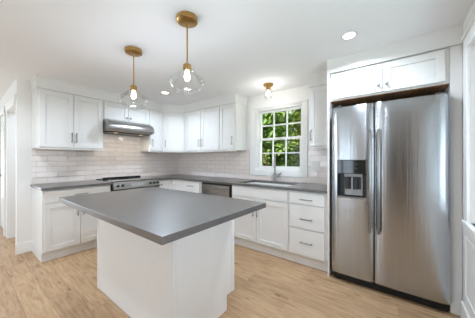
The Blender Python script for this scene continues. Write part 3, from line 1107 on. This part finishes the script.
def bulb_mesh(parent, z, r=0.026):
    mb = MB()
    prof_ = [(0.013, 0.0), (0.014, -0.014), (r * 0.8, -0.034), (r, -0.052), (r * 0.86, -0.068), (r * 0.45, -0.080), (0.004, -0.083)]
    mb.lathe(prof_, (0, 0, z), 20, cap0=True, cap1=True)
    return mb.build('bulb', M['bulb'], parent, smooth=True)


def pendant(x, y, label):
    p = thing('pendant_light', label, 'pendant lamp', (x, y, ZC), 0, 'pendants over the island')
    MB().lathe([(0.0, -0.034), (0.072, -0.034), (0.078, -0.030), (0.078, 0.0), (0.0, 0.0)], (0, 0, -0.0005), 40).build('ceiling_canopy', M['brass'], p, smooth='auto')
    MB().tube([(0, 0, -0.034), (0, 0, -0.36)], 0.0055, 12).build('rod', M['brass'], p, smooth='auto')
    MB().lathe([(0.0, -0.352), (0.022, -0.352), (0.030, -0.358), (0.030, -0.396), (0.024, -0.402), (0.0, -0.402)], (0, 0, 0), 28).build('socket', M['brass'], p, smooth='auto')
    g = MB()
    g.lathe([(0.030, -0.362), (0.034, -0.385), (0.060, -0.412), (0.100, -0.448), (0.128, -0.474), (0.134, -0.486), (0.130, -0.498),
             (0.108, -0.535), (0.090, -0.562), (0.082, -0.570), (0.079, -0.568)], (0, 0, 0), 56)
    g.build('glass_shade', M['globe'], p, smooth=True)
    b = bulb_mesh(p, -0.398, 0.023)
    l_ = point('pendant_lamp_light', None, 4.4, 0.03, (0.88, 0.965, 1.10))
    l_.parent = b
    l_.location = (0, 0, -0.53)


pendant(1.045, 2.073, 'clear glass pendant over the island end nearer the range')
pendant(1.052, 1.277, 'large near clear glass pendant over the island end farthest from the range')

fl = thing('ceiling_lamp', 'small brass flush ceiling lamp with bare bulb above the sink window', 'ceiling lamp', (2.690, 1.485, ZC))
MB().lathe([(0.0, -0.026), (0.066, -0.026), (0.070, -0.020), (0.070, 0.0), (0.0, 0.0)], (0, 0, -0.0005), 36).build('ceiling_canopy', M['brass'], fl, smooth='auto')
MB().lathe([(0.0, -0.026), (0.030, -0.026), (0.030, -0.085), (0.026, -0.09), (0.0, -0.09)], (0, 0, 0), 24).build('socket', M['brass'], fl, smooth='auto')
b = bulb_mesh(fl, -0.088, 0.034)
l_ = point('sink_lamp_light', None, 2.2, 0.035, (0.98, 0.97, 0.96))
l_.parent = b
l_.location = (0, 0, -0.21)
MB().lathe([(0.036, -0.07), (0.045, -0.10), (0.050, -0.15), (0.048, -0.20)], (0, 0, 0), 32).build('glass_shade', M['globe'], fl, smooth=True)


def recessed(x, y, label, power=12):
    p = thing('recessed_light', label, 'ceiling light', (x, y, ZC), 0, 'recessed ceiling lights')
    MB().lathe([(0.048, -0.004), (0.051, -0.006), (0.064, -0.004), (0.067, 0.0), (0.048, 0.0)], (0, 0, -0.0005), 40).build('trim_ring', M['plate'], p, smooth=True)
    MB().lathe([(0.0, 0.0), (0.049, 0.0), (0.049, -0.003), (0.0, -0.003)], (0, 0, -0.0006), 36).build('diffuser', M['led'], p)
    ld_ = bpy.data.lights.new('recessed_light_beam', 'AREA')
    ld_.shape = 'DISK'
    ld_.size = 0.12
    ld_.spread = math.radians(155)
    ld_.energy = power
    ld_.color = (0.82, 0.955, 1.13)
    o = bpy.data.objects.new('recessed_light_beam', ld_)
    COL.objects.link(o)
    o.parent = p
    o.location = (0, 0, -0.012)


recessed(2.05, 0.34, 'recessed ceiling light in front of the refrigerator cabinet')
recessed(2.02, 3.00, 'recessed ceiling light near the corner wall cabinets')
recessed(0.0, 0.34, 'added unseen recessed light in the open room before the refrigerator')  # unseen fixture, added as extra light for the open room
recessed(1.1, 4.52, 'added unseen recessed light in the side passage behind the range wall', 9)  # hidden fixture, added to brighten the side passage
recessed(0.0, 3.00, 'added unseen recessed light in the open room by the passage')  # out-of-view fixture, added to bring in more light


# ------------------------------------------------------------------ trees outside the window
def tree(x, y, h_, r_, trunk_r, label, mat, n=2600, low=0.1):
    gz = -0.5
    t = thing('tree', label, 'tree', (x, y, gz), 0, 'trees outside the sink window')
    rnd = random.Random(int(x * 100 + y * 10))
    mb = MB()
    pts_ = [(rnd.uniform(-0.06, 0.06) * k, rnd.uniform(-0.06, 0.06) * k, h_ * 0.86 * k / 6) for k in range(7)]
    mb.tube(pts_, [trunk_r * (1 - 0.13 * k) for k in range(7)], 9)
    for k in range(7):
        a = rnd.uniform(0, 2 * PI)
        b = Vector(pts_[2 + k % 4])
        e = b + Vector((math.cos(a), math.sin(a), 0.5)) * r_ * 0.65
        mb.tube([b, (b + e) / 2 + Vector((0, 0, 0.06)), e], [trunk_r * 0.35, trunk_r * 0.22, trunk_r * 0.08], 6)
    mb.build('trunk', M['bark'], t, smooth=True)
    mb = MB()
    clumps = []
    for k in range(70):
        a, q = rnd.uniform(0, 2 * PI), math.sqrt(rnd.uniform(0.02, 1))
        z = h_ * rnd.uniform(low, 1.0)
        env = r_ * (1.0 - 0.55 * max(0, (z / h_ - 0.55) / 0.45))
        clumps.append((Vector((math.cos(a) * q * env, math.sin(a) * q * env, z)), rnd.uniform(0.35, 0.6) * r_ * 0.7))
    for k in range(int(n * 1.7)):
        c, cr = clumps[rnd.randrange(len(clumps))]
        d = Vector((rnd.gauss(0, 1), rnd.gauss(0, 1), rnd.gauss(0, 0.75)))
        d = d.normalized() * cr * rnd.uniform(0.5, 1.0)
        p = c + d
        s_ = rnd.uniform(0.04, 0.085)
        nrm = (d.normalized() + Vector((rnd.gauss(0, .6), rnd.gauss(0, .6), rnd.gauss(0, .6) + 0.4))).normalized()
        u = nrm.orthogonal().normalized()
        u.rotate(Matrix.Rotation(rnd.uniform(0, 2 * PI), 3, nrm))
        v = nrm.cross(u)
        tip, tail = p + u * s_ * 1.4, p - u * s_ * 1.4
        l1, l2 = p + v * s_ * 0.7 + nrm * s_ * 0.2, p - v * s_ * 0.7 + nrm * s_ * 0.2
        q0, q1, q2, q3 = (mb.bm.verts.new(w__) for w__ in (tail, l2, tip, l1))
        mb.bm.faces.new((q0, q1, q2))
        mb.bm.faces.new((q0, q2, q3))
    mb.build('foliage', mat, t)
    return t


TL = 'green tree of the dense thicket outside the sink window'
tree(4.9, 2.67, 3.6, 0.50, 0.045, 'slim tree with a bare brown trunk close outside the sink window', M['leaf_b'], 1500, 0.62)
k = 0
for (tx, th, tr, ys_, nl) in ((6.3, 4.4, 0.62, (1.7, 3.3, 4.9), 3000), (8.1, 5.6, 0.68, (1.1, 2.7, 4.3, 5.9), 3200),
                              (10.0, 6.6, 0.78, (1.6, 3.5, 5.4, 7.3), 5000), (12.2, 8.0, 0.88, (1.3, 3.75, 6.2, 8.65), 6000), (14.8, 9.0, 1.15, (2.4, 5.2, 8.0), 7000)):
    for ty in ys_:
        tree(tx, ty, th, tr, 0.09, TL, M[('leaf_c', 'leaf_b', 'leaf_a', 'leaf_b')[k % 4]], nl, 0.04)
        k += 1
